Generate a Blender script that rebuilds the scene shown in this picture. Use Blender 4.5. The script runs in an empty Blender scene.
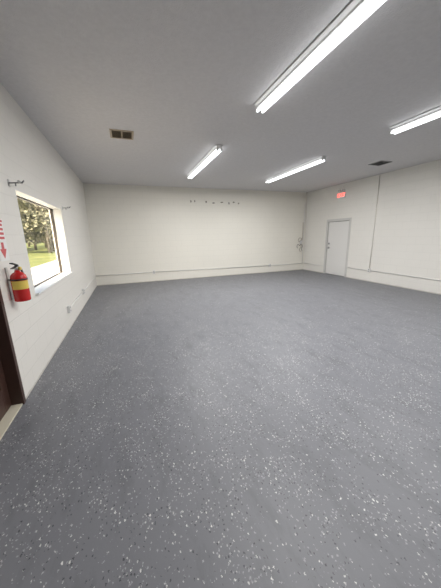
import bpy, bmesh, math, random
from mathutils import Vector, Matrix
S=bpy.context.scene
S.view_settings.view_transform='Standard'
XL,YB,XR,H,YF=-1.107,9.104,7.133,3.18,-2.6
T=0.2
# ---------------- materials ----------------
def mat(name,col,rough=0.6,metal=0.0,emis=None,estr=0,spec=0.5):
    m=bpy.data.materials.new(name);m.use_nodes=True
    b=m.node_tree.nodes['Principled BSDF']
    b.inputs['Base Color'].default_value=(*col,1);b.inputs['Roughness'].default_value=rough
    b.inputs['Metallic'].default_value=metal;b.inputs['Specular IOR Level'].default_value=spec
    if emis:
        b.inputs['Emission Color'].default_value=(*emis,1);b.inputs['Emission Strength'].default_value=estr
    return m
class NT:
    def __init__(s,m): s.m=m;s.t=m.node_tree;s.b=s.t.nodes['Principled BSDF']
    def n(s,ty,**kw):
        x=s.t.nodes.new(ty)
        for k,v in kw.items():
            if k in x.inputs.keys(): x.inputs[k].default_value=v
            else: setattr(x,k,v)
        return x
    def l(s,a,b): s.t.links.new(a,b)
    def math(s,op,a,b=None):
        x=s.t.nodes.new('ShaderNodeMath');x.operation=op
        for i,v in enumerate((a,b)):
            if v is None: continue
            if isinstance(v,(int,float)): x.inputs[i].default_value=v
            else: s.l(v,x.inputs[i])
        return x.outputs[0]
    def mix(s,f,a,b):
        x=s.t.nodes.new('ShaderNodeMix');x.data_type='RGBA'
        for i,v in ((0,f),(6,a),(7,b)):
            if isinstance(v,(int,float)): x.inputs[i].default_value=v
            elif isinstance(v,tuple): x.inputs[i].default_value=(*v,1)
            else: s.l(v,x.inputs[i])
        return x.outputs[2]
def wallmat(name,col,axis):
    m=mat(name,col,0.55,spec=0.3);k=NT(m)
    tc=k.n('ShaderNodeTexCoord');sp=k.n('ShaderNodeSeparateXYZ');k.l(tc.outputs['Object'],sp.inputs[0])
    cb=k.n('ShaderNodeCombineXYZ');k.l(sp.outputs[axis],cb.inputs[0]);k.l(sp.outputs[2],cb.inputs[1])
    br=k.n('ShaderNodeTexBrick');k.l(cb.outputs[0],br.inputs['Vector'])
    br.inputs['Scale'].default_value=1.0;br.inputs['Brick Width'].default_value=0.4;br.inputs['Row Height'].default_value=0.2
    br.inputs['Mortar Size'].default_value=0.007;br.inputs['Mortar Smooth'].default_value=0.8
    no=k.n('ShaderNodeTexNoise');no.inputs['Scale'].default_value=35;no.inputs['Detail'].default_value=5;k.l(tc.outputs['Object'],no.inputs['Vector'])
    h=k.math('SUBTRACT',k.math('MULTIPLY',no.outputs[0],0.25),br.outputs['Fac'])
    bu=k.n('ShaderNodeBump');bu.inputs['Strength'].default_value=0.35;bu.inputs['Distance'].default_value=0.005
    k.l(h,bu.inputs['Height']);k.l(bu.outputs[0],k.b.inputs['Normal'])
    n2=k.n('ShaderNodeTexNoise');n2.inputs['Scale'].default_value=1.3;n2.inputs['Detail'].default_value=4;k.l(tc.outputs['Object'],n2.inputs['Vector'])
    dk=tuple(c*0.94 for c in col)
    c1=k.mix(n2.outputs[0],dk,col)
    n3=k.n('ShaderNodeTexNoise');n3.inputs['Scale'].default_value=9;n3.inputs['Detail'].default_value=6;k.l(tc.outputs['Object'],n3.inputs['Vector'])
    low=k.math('LESS_THAN',sp.outputs[2],k.math('MULTIPLY',n3.outputs[0],0.05))
    c2=k.mix(k.math('MULTIPLY',low,0.5),c1,(0.42,0.39,0.33))
    c3=k.mix(k.math('MULTIPLY',br.outputs['Fac'],0.14),c2,(0.5,0.5,0.48))
    k.l(c3,k.b.inputs['Base Color'])
    return m
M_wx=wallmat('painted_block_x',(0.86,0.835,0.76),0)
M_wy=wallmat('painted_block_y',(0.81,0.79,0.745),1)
M_ceil=mat('ceiling_texture',(0.7,0.7,0.72),0.9,spec=0.1);k=NT(M_ceil)
tc=k.n('ShaderNodeTexCoord');no=k.n('ShaderNodeTexNoise');no.inputs['Scale'].default_value=90;no.inputs['Detail'].default_value=6
k.l(tc.outputs['Object'],no.inputs['Vector']);bu=k.n('ShaderNodeBump');bu.inputs['Strength'].default_value=0.5;bu.inputs['Distance'].default_value=0.01
k.l(no.outputs[0],bu.inputs['Height']);k.l(bu.outputs[0],k.b.inputs['Normal'])
n2=k.n('ShaderNodeTexNoise');n2.inputs['Scale'].default_value=25;n2.inputs['Detail'].default_value=8;k.l(tc.outputs['Object'],n2.inputs['Vector'])
k.l(k.mix(n2.outputs[0],(0.62,0.61,0.615),(0.74,0.73,0.735)),k.b.inputs['Base Color'])
# floor epoxy with flakes
M_floor=mat('epoxy_flake_floor',(0.17,0.18,0.205),0.42,spec=0.45);k=NT(M_floor)
tc=k.n('ShaderNodeTexCoord')
base=k.n('ShaderNodeTexNoise');base.inputs['Scale'].default_value=1.2;base.inputs['Detail'].default_value=7;k.l(tc.outputs['Object'],base.inputs['Vector'])
c=k.mix(base.outputs[0],(0.148,0.152,0.171),(0.198,0.202,0.221))
# broad scuffs
sm=k.n('ShaderNodeMapping');k.l(tc.outputs['Object'],sm.inputs[0]);sm.inputs['Scale'].default_value=(1.0,0.35,1);sm.inputs['Rotation'].default_value=(0,0,0.6)
sc=k.n('ShaderNodeTexNoise');sc.inputs['Scale'].default_value=5;sc.inputs['Detail'].default_value=9;sc.inputs['Roughness'].default_value=0.7;k.l(sm.outputs[0],sc.inputs['Vector'])
sr=k.n('ShaderNodeMapRange');k.l(sc.outputs[0],sr.inputs[0]);sr.inputs[1].default_value=0.5;sr.inputs[2].default_value=0.7;sr.inputs[4].default_value=0.65
c=k.mix(sr.outputs[0],c,(0.105,0.108,0.122))
wob=k.n('ShaderNodeTexNoise');wob.inputs['Scale'].default_value=150;wob.inputs['Detail'].default_value=2;k.l(tc.outputs['Object'],wob.inputs['Vector'])
wv=k.n('ShaderNodeVectorMath',operation='MULTIPLY_ADD');k.l(wob.outputs['Color'],wv.inputs[0]);wv.inputs[1].default_value=(0.02,0.02,0);k.l(tc.outputs['Object'],wv.inputs[2])
den=k.n('ShaderNodeTexNoise');den.inputs['Scale'].default_value=4;den.inputs['Detail'].default_value=5;k.l(tc.outputs['Object'],den.inputs['Vector'])
den3=k.math('MULTIPLY',k.math('MULTIPLY',den.outputs[0],den.outputs[0]),k.math('MULTIPLY',den.outputs[0],8.0))
def flakes(c,scale,rad,frac,col,off,rot=0.0):
    mp=k.n('ShaderNodeMapping');k.l(wv.outputs[0],mp.inputs[0]);mp.inputs['Location'].default_value=(off,off*1.7,0)
    mp.inputs['Rotation'].default_value=(0,0,rot);mp.inputs['Scale'].default_value=(1.0,0.6,1)
    v=k.n('ShaderNodeTexVoronoi');v.voronoi_dimensions='2D';v.inputs['Scale'].default_value=scale;k.l(mp.outputs[0],v.inputs['Vector'])
    s=k.n('ShaderNodeSeparateColor');k.l(v.outputs['Color'],s.inputs[0])
    r=k.math('MULTIPLY',k.math('ADD',k.math('MULTIPLY',s.outputs[1],1.0),0.35),rad)
    dn=k.math('MULTIPLY',den3,frac)
    f=k.math('MULTIPLY',k.math('LESS_THAN',v.outputs['Distance'],r),k.math('LESS_THAN',s.outputs[0],dn))
    return k.mix(f,c,col)
c=flakes(c,66,0.20,0.18,(0.06,0.062,0.072),3.1,0.3)
c=flakes(c,84,0.24,0.17,(0.33,0.335,0.35),7.7,1.2)
c=flakes(c,76,0.20,0.10,(0.55,0.55,0.54),1.3,-0.5)
c=flakes(c,60,0.19,0.05,(0.68,0.68,0.66),5.3,2.2)
k.l(c,k.b.inputs['Base Color'])
rn=k.n('ShaderNodeMapRange');k.l(base.outputs[0],rn.inputs[0]);rn.inputs[3].default_value=0.40;rn.inputs[4].default_value=0.54;k.l(rn.outputs[0],k.b.inputs['Roughness'])
fb=k.n('ShaderNodeBump');fb.inputs['Strength'].default_value=0.15;fb.inputs['Distance'].default_value=0.004
n4=k.n('ShaderNodeTexNoise');n4.inputs['Scale'].default_value=60;n4.inputs['Detail'].default_value=4;k.l(tc.outputs['Object'],n4.inputs['Vector']);k.l(n4.outputs[0],fb.inputs['Height']);k.l(fb.outputs[0],k.b.inputs['Normal'])

M_white=mat('white_enamel',(0.82,0.82,0.81),0.4)
M_house=mat('fixture_housing',(0.72,0.72,0.72),0.5)
M_trim=mat('white_trim',(0.80,0.79,0.77),0.5)
M_tube=mat('fluorescent_tube',(0.9,0.9,0.9),0.4,emis=(0.97,0.99,1.0),estr=3.5)
M_cap=mat('tube_socket',(0.7,0.7,0.7),0.5)
M_black=mat('black_plastic',(0.02,0.02,0.02),0.4)
M_dark=mat('dark_void',(0.03,0.028,0.026),0.8)
M_bronze=mat('bronze_aluminium',(0.055,0.045,0.04),0.4,metal=0.3)
M_brown=mat('brown_paint',(0.06,0.03,0.023),0.4)
M_red=mat('red_enamel',(0.55,0.02,0.02),0.25)
M_redp=mat('red_print',(0.60,0.10,0.11),0.5)
M_yel=mat('yellow_label',(0.80,0.60,0.12),0.5)
M_steel=mat('steel',(0.55,0.55,0.55),0.3,metal=0.9)
M_vent=mat('vent_metal',(0.46,0.38,0.28),0.5)
M_vent2=mat('vent_metal_grey',(0.25,0.25,0.25),0.5)
M_cable=mat('old_cable',(0.30,0.24,0.20),0.6)
M_exit=mat('exit_red_led',(0.8,0.1,0.08),0.4,emis=(1.0,0.10,0.07),estr=3.0)
M_stain=mat('wall_stain',(0.28,0.26,0.22),0.8)
M_door=mat('door_paint',(0.74,0.73,0.71),0.45)
M_dtrim=mat('door_frame_paint',(0.60,0.59,0.57),0.45)
M_tan=mat('threshold',(0.6,0.56,0.45),0.6)
M_conc=mat('concrete_paving',(0.60,0.56,0.50),0.9);k=NT(M_conc)
tc=k.n('ShaderNodeTexCoord');no=k.n('ShaderNodeTexNoise');no.inputs['Scale'].default_value=1.5;no.inputs['Detail'].default_value=8;k.l(tc.outputs['Object'],no.inputs['Vector'])
k.l(k.mix(no.outputs[0],(0.56,0.52,0.47),(0.74,0.70,0.64)),k.b.inputs['Base Color'])
M_grass=mat('grass',(0.25,0.3,0.06),0.95);k=NT(M_grass)
tc=k.n('ShaderNodeTexCoord');no=k.n('ShaderNodeTexNoise');no.inputs['Scale'].default_value=0.45;no.inputs['Detail'].default_value=10;no.inputs['Roughness'].default_value=0.65;k.l(tc.outputs['Object'],no.inputs['Vector'])
gr=k.n('ShaderNodeMapRange');k.l(no.outputs[0],gr.inputs[0]);gr.inputs[1].default_value=0.35;gr.inputs[2].default_value=0.65
k.l(k.mix(gr.outputs[0],(0.08,0.115,0.022),(0.25,0.25,0.075)),k.b.inputs['Base Color'])
M_bark=mat('bark',(0.17,0.14,0.11),0.9)
M_leaf=mat('leaves',(0.2,0.22,0.08),0.8);k=NT(M_leaf)
oi=k.n('ShaderNodeTexCoord');no=k.n('ShaderNodeTexNoise');no.inputs['Scale'].default_value=1.1;no.inputs['Detail'].default_value=5;k.l(oi.outputs['Object'],no.inputs['Vector'])
k.l(k.mix(no.outputs[0],(0.12,0.14,0.07),(0.36,0.32,0.24)),k.b.inputs['Base Color'])
M_glass=bpy.data.materials.new('window_glass');M_glass.use_nodes=True
t=M_glass.node_tree;t.nodes.clear();o=t.nodes.new('ShaderNodeOutputMaterial');mx=t.nodes.new('ShaderNodeMixShader');tr=t.nodes.new('ShaderNodeBsdfTransparent');gl=t.nodes.new('ShaderNodeBsdfGlossy');gl.inputs['Roughness'].default_value=0.02
tr.inputs[0].default_value=(0.93,0.95,0.94,1);mx.inputs[0].default_value=0.08
t.links.new(tr.outputs[0],mx.inputs[1]);t.links.new(gl.outputs[0],mx.inputs[2]);t.links.new(mx.outputs[0],o.inputs[0])

# ---------------- builders ----------------
class B:
    def __init__(s): s.bm=bmesh.new();s.mats=[]
    def mi(s,m):
        if m not in s.mats: s.mats.append(m)
        return s.mats.index(m)
    def box(s,a,b,m,bev=0.0,rot=None):
        a,b=Vector(a),Vector(b);c=(a+b)/2;d=b-a
        r=bmesh.ops.create_cube(s.bm,size=1);vs=r['verts']
        for v in vs:
            v.co=Vector((v.co.x*abs(d.x),v.co.y*abs(d.y),v.co.z*abs(d.z)))
            if rot is not None: v.co=rot@v.co
            v.co+=c
        fs=set(f for v in vs for f in v.link_faces);i=s.mi(m)
        for f in fs: f.material_index=i
        if bev>0:
            es=list(set(e for v in vs for e in v.link_edges))
            rr=bmesh.ops.bevel(s.bm,geom=es,offset=bev,segments=2,affect='EDGES',profile=0.5)
            for f in rr['faces']: f.material_index=i
        return s
    def cyl(s,p,q,r,m,seg=16,r2=None,smooth=True):
        p,q=Vector(p),Vector(q);d=q-p
        rr=bmesh.ops.create_cone(s.bm,cap_ends=True,segments=seg,radius1=r,radius2=r if r2 is None else r2,depth=d.length)
        R=Vector((0,0,1)).rotation_difference(d.normalized()).to_matrix();i=s.mi(m);fs=set()
        for v in rr['verts']: v.co=R@v.co+(p+q)/2;fs.update(v.link_faces)
        for f in fs:
            f.material_index=i;f.smooth=smooth and len(f.verts)==4
        return s
    def tube(s,pts,r,m,seg=8):
        for a,b in zip(pts[:-1],pts[1:]): s.cyl(a,b,r,m,seg)
        for a in pts[1:-1]:
            rr=bmesh.ops.create_uvsphere(s.bm,u_segments=seg,v_segments=6,radius=r);i=s.mi(m)
            for v in rr['verts']:
                v.co+=Vector(a)
                for f in v.link_faces: f.material_index=i;f.smooth=True
        return s
    def lathe(s,prof,c,m,seg=28,mfun=None):
        rings=[]
        for r,z in prof:
            rings.append([s.bm.verts.new((c[0]+r*math.cos(2*math.pi*j/seg),c[1]+r*math.sin(2*math.pi*j/seg),c[2]+z)) for j in range(seg)])
        i=s.mi(m)
        for a in range(len(rings)-1):
            for j in range(seg):
                f=s.bm.faces.new((rings[a][j],rings[a][(j+1)%seg],rings[a+1][(j+1)%seg],rings[a+1][j]))
                f.material_index=i;f.smooth=True
                if mfun:
                    mm=mfun(a,2*math.pi*(j+.5)/seg)
                    if mm: f.material_index=s.mi(mm)
        for rg,fl in ((rings[0],True),(rings[-1],False)):
            f=s.bm.faces.new(list(reversed(rg)) if fl else rg);f.material_index=i
        return s
    def poly(s,pts,m,thick=None):
        vs=[s.bm.verts.new(p) for p in pts];f=s.bm.faces.new(vs);f.material_index=s.mi(m)
        if thick:
            r=bmesh.ops.extrude_face_region(s.bm,geom=[f])
            for g in r['geom']:
                if isinstance(g,bmesh.types.BMVert): g.co+=Vector(thick)
        return s
    def out(s,name,parent=None):
        me=bpy.data.meshes.new(name);bmesh.ops.recalc_face_normals(s.bm,faces=s.bm.faces);s.bm.to_mesh(me);s.bm.free()
        for m in s.mats: me.materials.append(m)
        ob=bpy.data.objects.new(name,me);S.collection.objects.link(ob)
        if parent: ob.parent=parent
        return ob
def empty(name):
    e=bpy.data.objects.new(name,None);S.collection.objects.link(e);return e

# ---------------- shell ----------------
B().box((XL-T,YF-T,-0.15),(XR+T,YB+T,0),M_floor).out('floor')
B().box((XL-T,YF-T,H),(XR+T,YB+T,H+0.2),M_ceil).out('ceiling')
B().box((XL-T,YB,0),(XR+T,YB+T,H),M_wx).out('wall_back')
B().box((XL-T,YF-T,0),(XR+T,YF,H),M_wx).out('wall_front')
# left wall with window & door openings
WY0,WY1,WZ0,WZ1=3.52,5.60,0.90,2.10
DY0,DY1,DZ1=1.72,2.70,2.10
b=B()
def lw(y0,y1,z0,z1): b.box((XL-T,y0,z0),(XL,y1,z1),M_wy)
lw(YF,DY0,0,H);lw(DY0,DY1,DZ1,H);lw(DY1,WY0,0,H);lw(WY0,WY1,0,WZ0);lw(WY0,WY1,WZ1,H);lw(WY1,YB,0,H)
b.out('wall_left')
# right wall with door opening
RY0,RY1,RZ1=6.76,7.84,2.00
b=B()
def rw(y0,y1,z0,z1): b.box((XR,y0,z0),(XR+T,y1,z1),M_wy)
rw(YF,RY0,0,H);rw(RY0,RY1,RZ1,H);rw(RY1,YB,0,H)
b.out('wall_right')

# ---------------- window ----------------
w=empty('window_1')
b=B();xo=XL-T+0.05
f=0.028
for (y0,y1,z0,z1) in ((WY0,WY0+f,WZ0,WZ1),(WY1-f,WY1,WZ0,WZ1),(WY0,WY1,WZ0,WZ0+f),(WY0,WY1,WZ1-f,WZ1)):
    b.box((xo-0.03,y0,z0),(xo+0.015,y1,z1),M_bronze,0.003)
b.out('frame',w)
B().box((xo-0.012,WY0+f-0.005,WZ0+f-0.005),(xo-0.006,WY1-f+0.005,WZ1-f+0.005),M_glass).out('glass_pane',w)
b=B()
b.box((xo+0.015,WY0,WZ0),(XL+0.04,WY1,WZ0+0.02),M_white,0.003)
b.box((xo+0.015,WY0,WZ0+0.02),(XL,WY0+0.012,WZ1),M_white);b.box((xo+0.015,WY1-0.012,WZ0+0.02),(XL,WY1,WZ1),M_white)
b.box((xo+0.015,WY0+0.012,WZ1-0.012),(XL,WY1-0.012,WZ1),M_white)
b.out('sill_and_reveal_lining',w)

# curtain brackets
def bracket(y,z):
    b=B()
    b.box((XL,y-0.02,z-0.035),(XL+0.006,y+0.02,z+0.035),M_steel,0.002)
    b.tube([(XL+0.003,y,z),(XL+0.12,y,z+0.005),(XL+0.14,y,z+0.03)],0.007,M_vent2)
    b.tube([(XL+0.06,y,z),(XL+0.06,y,z-0.03)],0.006,M_vent2)
    b.cyl((XL+0.10,y-0.03,z+0.012),(XL+0.10,y+0.05,z+0.012),0.013,M_steel)
    return b.out('curtain_rod_bracket')
bracket(3.38,2.13);bracket(5.72,2.12)

# ---------------- brown door (left) ----------------
d=empty('door_1')
b=B();fx=0.05
b.box((XL-T,DY0,0),(XL+0.012,DY0+fx,DZ1),M_brown,0.003);b.box((XL-T,DY1-fx,0),(XL+0.012,DY1,DZ1),M_brown,0.003)
b.box((XL-T,DY0+fx,DZ1-fx),(XL+0.012,DY1-fx,DZ1),M_brown,0.003)
b.out('frame',d)
b=B();x0,x1=XL-0.13,XL-0.085;y0,y1=DY0+fx+0.003,DY1-fx-0.003
b.box((x0,y0,0.02),(x1,y0+0.11,DZ1-fx-0.004),M_brown,0.003);b.box((x0,y1-0.11,0.02),(x1,y1,DZ1-fx-0.004),M_brown,0.003)
b.box((x0,y0+0.11,0.02),(x1,y1-0.11,0.25),M_brown,0.003);b.box((x0,y0+0.11,0.98),(x1,y1-0.11,1.10),M_brown,0.003);b.box((x0,y0+0.11,DZ1-fx-0.14),(x1,y1-0.11,DZ1-fx-0.004),M_brown,0.003)
b.box((x0+0.015,y0+0.11,0.25),(x1-0.015,y1-0.11,0.98),M_dark);b.box((x0+0.015,y0+0.11,1.10),(x1-0.015,y1-0.11,DZ1-fx-0.14),M_dark)
b.out('leaf',d)
b=B();b.cyl((x1,y1-0.06,1.0),(x1+0.05,y1-0.06,1.0),0.012,M_steel);b.lathe([(0.005,-0.028),(0.024,-0.018),(0.03,0),(0.024,0.018),(0.005,0.028)],(x1+0.06,y1-0.06,1.0),M_steel,16)
b.out('knob',d)
B().box((XL-T,DY0+fx,0),(XL+0.0,DY1-fx,0.016),M_tan,0.003).out('threshold',d)

# ---------------- white door (right) ----------------
d=empty('door_2');b=B();fw=0.055
b.box((XR-0.015,RY0-0.02,0),(XR+0.12,RY0+fw,RZ1+0.03),M_dtrim,0.004);b.box((XR-0.015,RY1-fw,0),(XR+0.12,RY1+0.02,RZ1+0.03),M_dtrim,0.004)
b.box((XR-0.015,RY0+fw,RZ1-fw),(XR+0.12,RY1-fw,RZ1+0.03),M_dtrim,0.004);b.out('frame',d)
B().box((XR+0.02,RY0+fw+0.008,0.016),(XR+0.065,RY1-fw-0.012,RZ1-fw-0.012),M_door,0.003).out('leaf',d)
B().box((XR+0.075,RY0+fw,0),(XR+0.12,RY1-fw,RZ1-fw),M_dark).out('backing_seal',d)
b=B();ky=RY1-fw-0.09
for z in (1.0,1.15):
    b.cyl((XR+0.02,ky,z),(XR+0.002,ky,z),0.034,M_vent2)
b.cyl((XR+0.01,ky,1.0),(XR-0.04,ky,1.0),0.01,M_steel);b.lathe([(0.004,-0.028),(0.024,-0.018),(0.03,0),(0.024,0.018),(0.004,0.028)],(XR-0.05,ky,1.0),M_steel,16)
for z in (0.25,1.0,1.75): b.cyl((XR+0.012,RY0+fw+0.002,z-0.05),(XR+0.012,RY0+fw+0.002,z+0.05),0.007,M_steel)
b.out('knob_and_hinges',d)

# ---------------- lights ----------------
def fixture(xc,y0,y1):
    e=empty('fluorescent_light_fixture')
    b=B()
    b.poly([(xc-0.045,y0,H),(xc-0.045,y0,H-0.05),(xc-0.028,y0,H-0.062),(xc+0.028,y0,H-0.062),(xc+0.045,y0,H-0.05),(xc+0.045,y0,H)],M_house,(0,y1-y0,0))
    for s in (-1,1):
        b.poly([(xc+s*0.045,y0,H-0.030),(xc+s*0.08,y0,H-0.014),(xc+s*0.08,y0,H-0.009),(xc+s*0.045,y0,H-0.022)],M_house,(0,y1-y0,0))
    b.out('housing',e)
    b=B()
    for s in (-1,1):
        b.cyl((xc+s*0.038,y0+0.02,H-0.085),(xc+s*0.038,y1-0.02,H-0.085),0.016,M_tube,16)
        la=bpy.data.lights.new('tube_area_lamp','AREA');la.shape='RECTANGLE';la.size=0.026;la.size_y=y1-y0-0.06;la.energy=41;la.color=(1.0,0.99,0.975)  # area lamp added below each tube, casts its downward light without lighting the housing
        lo=bpy.data.objects.new('tube_area_lamp',la);S.collection.objects.link(lo);lo.parent=e;lo.location=(xc+s*0.038,(y0+y1)/2,H-0.1025)
    b.out('tubes',e)
    b=B()
    for s in (-1,1):
        for y,dy in ((y0,1),(y1,-1)):
            b.box((xc+s*0.038-0.015,min(y,y+dy*0.02),H-0.100),(xc+s*0.038+0.015,max(y,y+dy*0.02),H-0.05),M_cap,0.003)
    b.out('sockets',e)
for xc,y0 in ((1.77,0.86),(1.77,4.83),(4.2,4.85),(4.2,0.88)): fixture(xc,y0,y0+2.44)

# ---------------- vents ----------------
def vent(x0,y0,m):
    s=0.36;b=B();w=0.03
    b.box((x0,y0,H-0.012),(x0+s,y0+w,H),m,0.002);b.box((x0,y0+s-w,H-0.012),(x0+s,y0+s,H),m,0.002)
    b.box((x0,y0+w,H-0.012),(x0+w,y0+s-w,H),m,0.002);b.box((x0+s-w,y0+w,H-0.012),(x0+s,y0+s-w,H),m,0.002)
    b.box((x0+w,y0+w,H-0.003),(x0+s-w,y0+s-w,H),M_dark)
    R=Matrix.Rotation(math.radians(40),3,'X')
    n=9
    for i in range(n):
        y=y0+w+(i+0.5)*(s-2*w)/n
        b.box((x0+w,y-0.008,H-0.010),(x0+s-w,y+0.008,H-0.0085),m,rot=R)
    b.box((x0+s/2-0.006,y0+w,H-0.014),(x0+s/2+0.006,y0+s-w,H-0.004),m)
    return b.out('ceiling_air_vent')
vent(-0.1,4.63,M_vent);vent(5.80,4.77,M_vent2)

# ---------------- fire extinguisher ----------------
e=empty('fire_extinguisher');cx,cy,cz=-1.02,2.90,0.97
R=0.066
def lab(a,ang):
    if a in (4,) and (ang<math.radians(40) or ang>math.radians(225)): return M_yel
    return None
b=B();b.lathe([(0.055,0),(0.063,0.004),(R,0.012),(R,0.05),(R,0.12),(R,0.20),(R,0.225),(0.060,0.25),(0.045,0.27),(0.024,0.283),(0.02,0.30)],(cx,cy,cz),M_red,32,lab);b.out('cylinder',e)
b=B();b.cyl((cx,cy,cz+0.295),(cx,cy,cz+0.335),0.019,M_steel)
b.box((cx-0.014,cy-0.10,cz+0.328),(cx+0.014,cy+0.02,cz+0.336),M_black,0.002,Matrix.Rotation(math.radians(8),3,'X'))
b.box((cx-0.014,cy-0.10,cz+0.355),(cx+0.014,cy+0.02,cz+0.364),M_black,0.002,Matrix.Rotation(math.radians(-14),3,'X'))
b.cyl((cx+0.015,cy,cz+0.315),(cx+0.035,cy,cz+0.315),0.016,M_yel)
b.out('valve_and_handles',e)
b=B();b.tube([(cx,cy+0.015,cz+0.315),(cx+0.01,cy+0.07,cz+0.30),(cx+0.015,cy+0.085,cz+0.24),(cx+0.01,cy+0.08,cz+0.12)],0.009,M_black)
b.cyl((cx+0.01,cy+0.08,cz+0.12),(cx+0.01,cy+0.078,cz+0.05),0.010,M_black,12,0.015);b.out('hose',e)
b=B();b.box((XL,cy-0.02,cz+0.02),(XL+0.008,cy+0.02,cz+0.33),M_steel,0.002);b.lathe([(R+0.001,0.205),(R+0.004,0.206),(R+0.004,0.219),(R+0.001,0.22)],(cx,cy,cz),M_black,32)
b.box((XL+0.005,cy-0.012,cz+0.20),(cx-R+0.002,cy+0.012,cz+0.22),M_steel);b.out('wall_bracket',e)

# sign
e=empty('fire_extinguisher_sign');x=XL+0.003
B().box((XL,2.84,1.36),(x,3.03,1.74),M_white).out('plate',e)
b=B()
def rp(pts): b.poly([(x+0.0002,y,z) for y,z in pts],M_redp,(0.0008,0,0))
rp([(2.935,1.38),(2.87,1.47),(2.91,1.47),(2.91,1.53),(2.96,1.53),(2.96,1.47),(3.00,1.47)])
for z in (1.56,1.60,1.64,1.68): rp([(2.86,z),(3.01,z),(3.01,z+0.022),(2.86,z+0.022)])
rp([(2.845,1.715),(3.025,1.715),(3.025,1.735),(2.845,1.735)])
b.out('arrow_and_lettering',e)

# ---------------- exit sign ----------------
e=empty('exit_sign');yc,zc=7.22,2.80
B().box((XR-0.05,yc-0.15,zc-0.09),(XR,yc+0.15,zc+0.09),M_white,0.006).out('housing',e)
cu=bpy.data.curves.new('letters','FONT');cu.body='EXIT';cu.size=0.165;cu.extrude=0.002;cu.align_x='CENTER';cu.align_y='CENTER';cu.offset=0.002
to=bpy.data.objects.new('tmp',cu);S.collection.objects.link(to);bpy.context.view_layer.update()
me=bpy.data.meshes.new_from_object(to.evaluated_get(bpy.context.evaluated_depsgraph_get()));bpy.data.objects.remove(to)
me.materials.clear();me.materials.append(M_exit)
lo=bpy.data.objects.new('letters',me);S.collection.objects.link(lo);lo.parent=e
lo.matrix_local=Matrix.Translation((XR-0.053,yc,zc))@Matrix(((0,0,-1,0),(-1,0,0,0),(0,1,0,0),(0,0,0,1)))
b=B()
for s in (-1,1):
    b.cyl((XR-0.03,yc+s*0.09,zc+0.09),(XR-0.03,yc+s*0.09,zc+0.135),0.009,M_white)
    b.cyl((XR-0.01,yc+s*0.09,zc+0.165),(XR-0.085,yc+s*0.09,zc+0.155),0.028,M_white,20,0.042)
    b.cyl((XR-0.085,yc+s*0.09,zc+0.155),(XR-0.088,yc+s*0.09,zc+0.155),0.036,M_steel,20)
b.cyl((XR-0.015,yc,zc+0.085),(XR-0.015,yc,H),0.011,M_trim)
b.out('emergency_lamp_heads',e)

# ---------------- conduits, boxes ----------------
def outlet(c,n,name='electrical_outlet_box'):
    b=B();c=Vector(c);n=Vector(n);u=Vector((0,0,1));t=n.cross(u)
    def bx(w,h,d0,d1,m,bev=0.0,du=0):
        a=c-t*w/2-u*(h/2-du)+n*d0;q=c+t*w/2+u*(h/2+du)+n*d1
        lo=[min(a[i],q[i]) for i in range(3)];hi=[max(a[i],q[i]) for i in range(3)];b.box(lo,hi,m,bev)
    bx(0.075,0.12,0,0.042,M_cap,0.004);bx(0.082,0.127,0.042,0.047,M_trim,0.002)
    for s in (-0.028,0.028): bx(0.032,0.03,0.047,0.049,M_vent2,0,s)
    return b.out(name)
def conduit(pts,r=0.014,m=M_trim,name='electrical_conduit'):
    b=B();b.tube([Vector(p) for p in pts],r,m,10)
    a,q=Vector(pts[0]),Vector(pts[1]);L=(q-a).length;n=max(1,int(L/1.2))
    for i in range(n):
        c=a+(q-a)*((i+0.5)/n);b.box(c-Vector((0.017,0.017,0.017)),c+Vector((0.017,0.017,0.017)),m,0.003)
    return b.out(name)
yb=YB-0.018
conduit([(XL+0.03,yb,0.34),(0.715,yb,0.34)]);conduit([(0.805,yb,0.34),(5.395,yb,0.29)]);conduit([(5.485,yb,0.29),(XR-0.11,yb,0.28)])
conduit([(XR-0.08,yb,0.28),(XR-0.08,yb,2.75)])
outlet((0.76,YB,0.34),(0,-1,0));outlet((5.44,YB,0.29),(0,-1,0))
xr=XR-0.018
conduit([(xr,YB-0.05,0.3),(xr,RY1+0.06,0.3)]);conduit([(xr,RY0-0.06,0.36),(xr,5.895,0.36)]);conduit([(xr,5.805,0.36),(xr,0.0,0.34)])
conduit([(xr+0.004,5.85,0.43),(xr+0.004,5.85,H)],0.010,M_wy)
outlet((XR,5.85,0.36),(-1,0,0))
xl=XL+0.018
conduit([(xl,YB-0.05,0.35),(xl,6.475,0.35)]);conduit([(xl,6.385,0.35),(xl,4.925,0.35)])
outlet((XL,4.88,0.35),(1,0,0));outlet((XL,6.43,0.35),(1,0,0))
# junction box with loose cables on the back wall near the corner
e=empty('junction_box_with_cables')
B().box((6.88,YB-0.062,1.12),(6.97,YB-0.001,1.26),M_cap,0.004).out('box',e)
b=B();random.seed(3)
def cable(pts,r,m):
    P=[Vector(p) for p in pts];o=[]
    P=[P[0]]+P+[P[-1]]
    for i in range(1,len(P)-2):
        for j in range(5):
            t=j/5;a,b_,c,d_=P[i-1:i+3]
            o.append(0.5*((2*b_)+(c-a)*t+(2*a-5*b_+4*c-d_)*t*t+(3*b_-a-3*c+d_)*t**3))
    o.append(P[-2]);b.tube(o,r,m,6)
y=YB-0.05
cable([(6.92,y,1.13),(6.90,y-.03,1.0),(6.82,y-.04,0.9),(6.88,y-.02,0.78)],0.009,M_cable)
cable([(6.90,y,1.13),(6.84,y-.04,1.05),(6.74,y-.03,1.10),(6.70,y-.02,1.02),(6.74,y-.02,.94)],0.009,M_black)
cable([(6.93,y,1.25),(6.90,y-.04,1.34),(6.80,y-.03,1.36),(6.75,y-.02,1.27),(6.82,y-.03,1.2),(6.86,y-.02,1.29)],0.009,M_cable)
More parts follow.
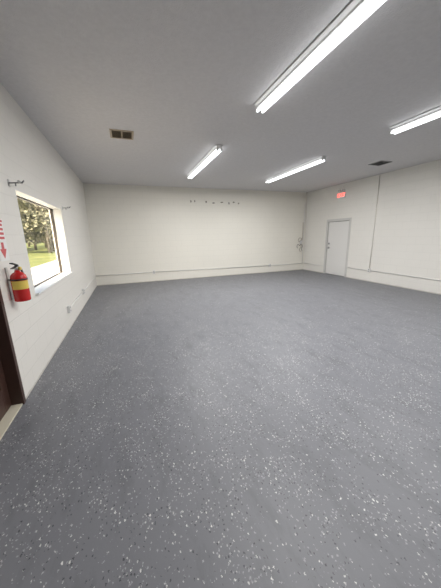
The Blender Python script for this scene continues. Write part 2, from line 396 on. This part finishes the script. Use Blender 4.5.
cable([(6.95,y,1.25),(6.97,y-.02,1.4),(6.98,y,1.6),(6.97,y,2.0)],0.008,M_cable)
cable([(6.94,y,1.13),(6.97,y-.03,1.02),(6.92,y-.03,.92),(6.98,y-.01,.82)],0.008,M_black)
b.out('loose_cables',e)
# wall anchor scars high on back wall
b=B();random.seed(5)
for x,w,h in ((2.22,.05,.10),(2.36,.04,.08),(2.78,.06,.09),(3.05,.12,.04),(3.38,.11,.05),(3.66,.05,.10),(3.85,.08,.06),(4.05,.06,.06)):
    z=2.72+random.uniform(-.03,.03);n=9
    b.poly([(x+w/2*math.cos(2*math.pi*i/n)*random.uniform(.7,1.2),YB-0.001,z+h/2*math.sin(2*math.pi*i/n)*random.uniform(.7,1.2)) for i in range(n)],M_stain,(0,-0.002,0))
b.out('wall_anchor_scars')

# ---------------- outdoors ----------------
B().box((-160,-60,-0.4),(XL-T,160,-0.16),M_grass).out('lawn')
B().box((-5.6,-20,-0.16),(XL-T-0.001,24,-0.10),M_conc).out('paving')
def leafmesh(seed):
    random.seed(seed);b=B()
    hgt=random.uniform(8,10)
    b.cyl((0,0,0),(0,0,hgt*0.45),0.22,M_bark,10,0.15);b.cyl((0.0,0,hgt*0.45),(0.0,0.2,hgt*0.85),0.15,M_bark,8,0.04)
    cl=[]
    for i in range(15):
        a=random.uniform(0,6.28);z=random.uniform(0.24,0.95)*hgt;r=(1.1-z/hgt)*random.uniform(1.5,4.2)
        c=Vector((r*math.cos(a),r*math.sin(a),z));cl.append((c,random.uniform(0.9,1.8)))
        b.cyl((0.0,0,max(0.8,z-1.2)),c,0.07,M_bark,6,0.02)
    i0=b.mi(M_leaf)
    for c,R in cl:
        for j in range(230):
            d=Vector((random.gauss(0,1),random.gauss(0,1),random.gauss(0,.8))).normalized()*R*random.uniform(.35,1)
            p=c+d
            if p.z<0.7: continue
            u=Vector((random.gauss(0,1),random.gauss(0,1),random.gauss(0,1))).normalized();v=u.orthogonal().normalized();s=random.uniform(.09,.19)
            vs=[b.bm.verts.new(p+u*s*1.4),b.bm.verts.new(p+v*s),b.bm.verts.new(p-u*s*1.4),b.bm.verts.new(p-v*s)]
            b.bm.faces.new(vs).material_index=i0
    o=b.out('tree');return o
protos=[leafmesh(1),leafmesh(2),leafmesh(9)]
locs=[(-9.5,38),(-13,35),(-17,42),(-7.5,46),(-12,50),(-20,55),(-25,50),(-30,34),(-16,62),(-4,60),(-24,24),(-9,60),(-34,60),(-22,72),(-14,74),(-34,12),(-10.5,44),(-15,52),(-11,66)]
for i,(x,y) in enumerate(locs):
    if i<3: o=protos[i]
    else:
        o=bpy.data.objects.new('tree',protos[i%3].data);S.collection.objects.link(o)
    sc=random.uniform(.9,1.2)
    o.location=(x,y,-0.159);o.rotation_euler=(0,0,random.uniform(0,6.28));o.scale=(sc,sc,sc)

# ---------------- world & sun ----------------
W=bpy.data.worlds.new('sky');S.world=W;W.use_nodes=True;t=W.node_tree
sky=t.nodes.new('ShaderNodeTexSky');sky.sky_type='NISHITA';sky.sun_disc=False;sky.sun_elevation=math.radians(38);sky.sun_rotation=math.radians(200);sky.dust_density=5
bg=t.nodes['Background'];t.links.new(sky.outputs[0],bg.inputs[0]);bg.inputs[1].default_value=0.4
su=bpy.data.lights.new('sun','SUN');su.energy=14;su.color=(1.0,0.84,0.64);su.angle=math.radians(0.6)
so=bpy.data.objects.new('sun',su);S.collection.objects.link(so)
so.rotation_euler=Vector((0.12,1.0,-0.95)).to_track_quat('-Z','Y').to_euler();so.location=(-5,-5,12)

# ---------------- camera ----------------
f,psi,th,ro=250.626,0.34253,0.23021,-0.02291
F=Vector((math.sin(psi)*math.cos(th),math.cos(psi)*math.cos(th),-math.sin(th)))
R0=Vector((math.cos(psi),-math.sin(psi),0));U0=R0.cross(F)
Rv=math.cos(ro)*R0+math.sin(ro)*U0;Uv=-math.sin(ro)*R0+math.cos(ro)*U0
cd=bpy.data.cameras.new('camera');co=bpy.data.objects.new('camera',cd);S.collection.objects.link(co)
co.matrix_world=Matrix(((Rv.x,Uv.x,-F.x,0),(Rv.y,Uv.y,-F.y,0),(Rv.z,Uv.z,-F.z,1.55),(0,0,0,1)))
cd.sensor_fit='VERTICAL';cd.sensor_height=24;cd.lens=f/588*24;cd.clip_start=0.02;cd.clip_end=500
S.camera=co
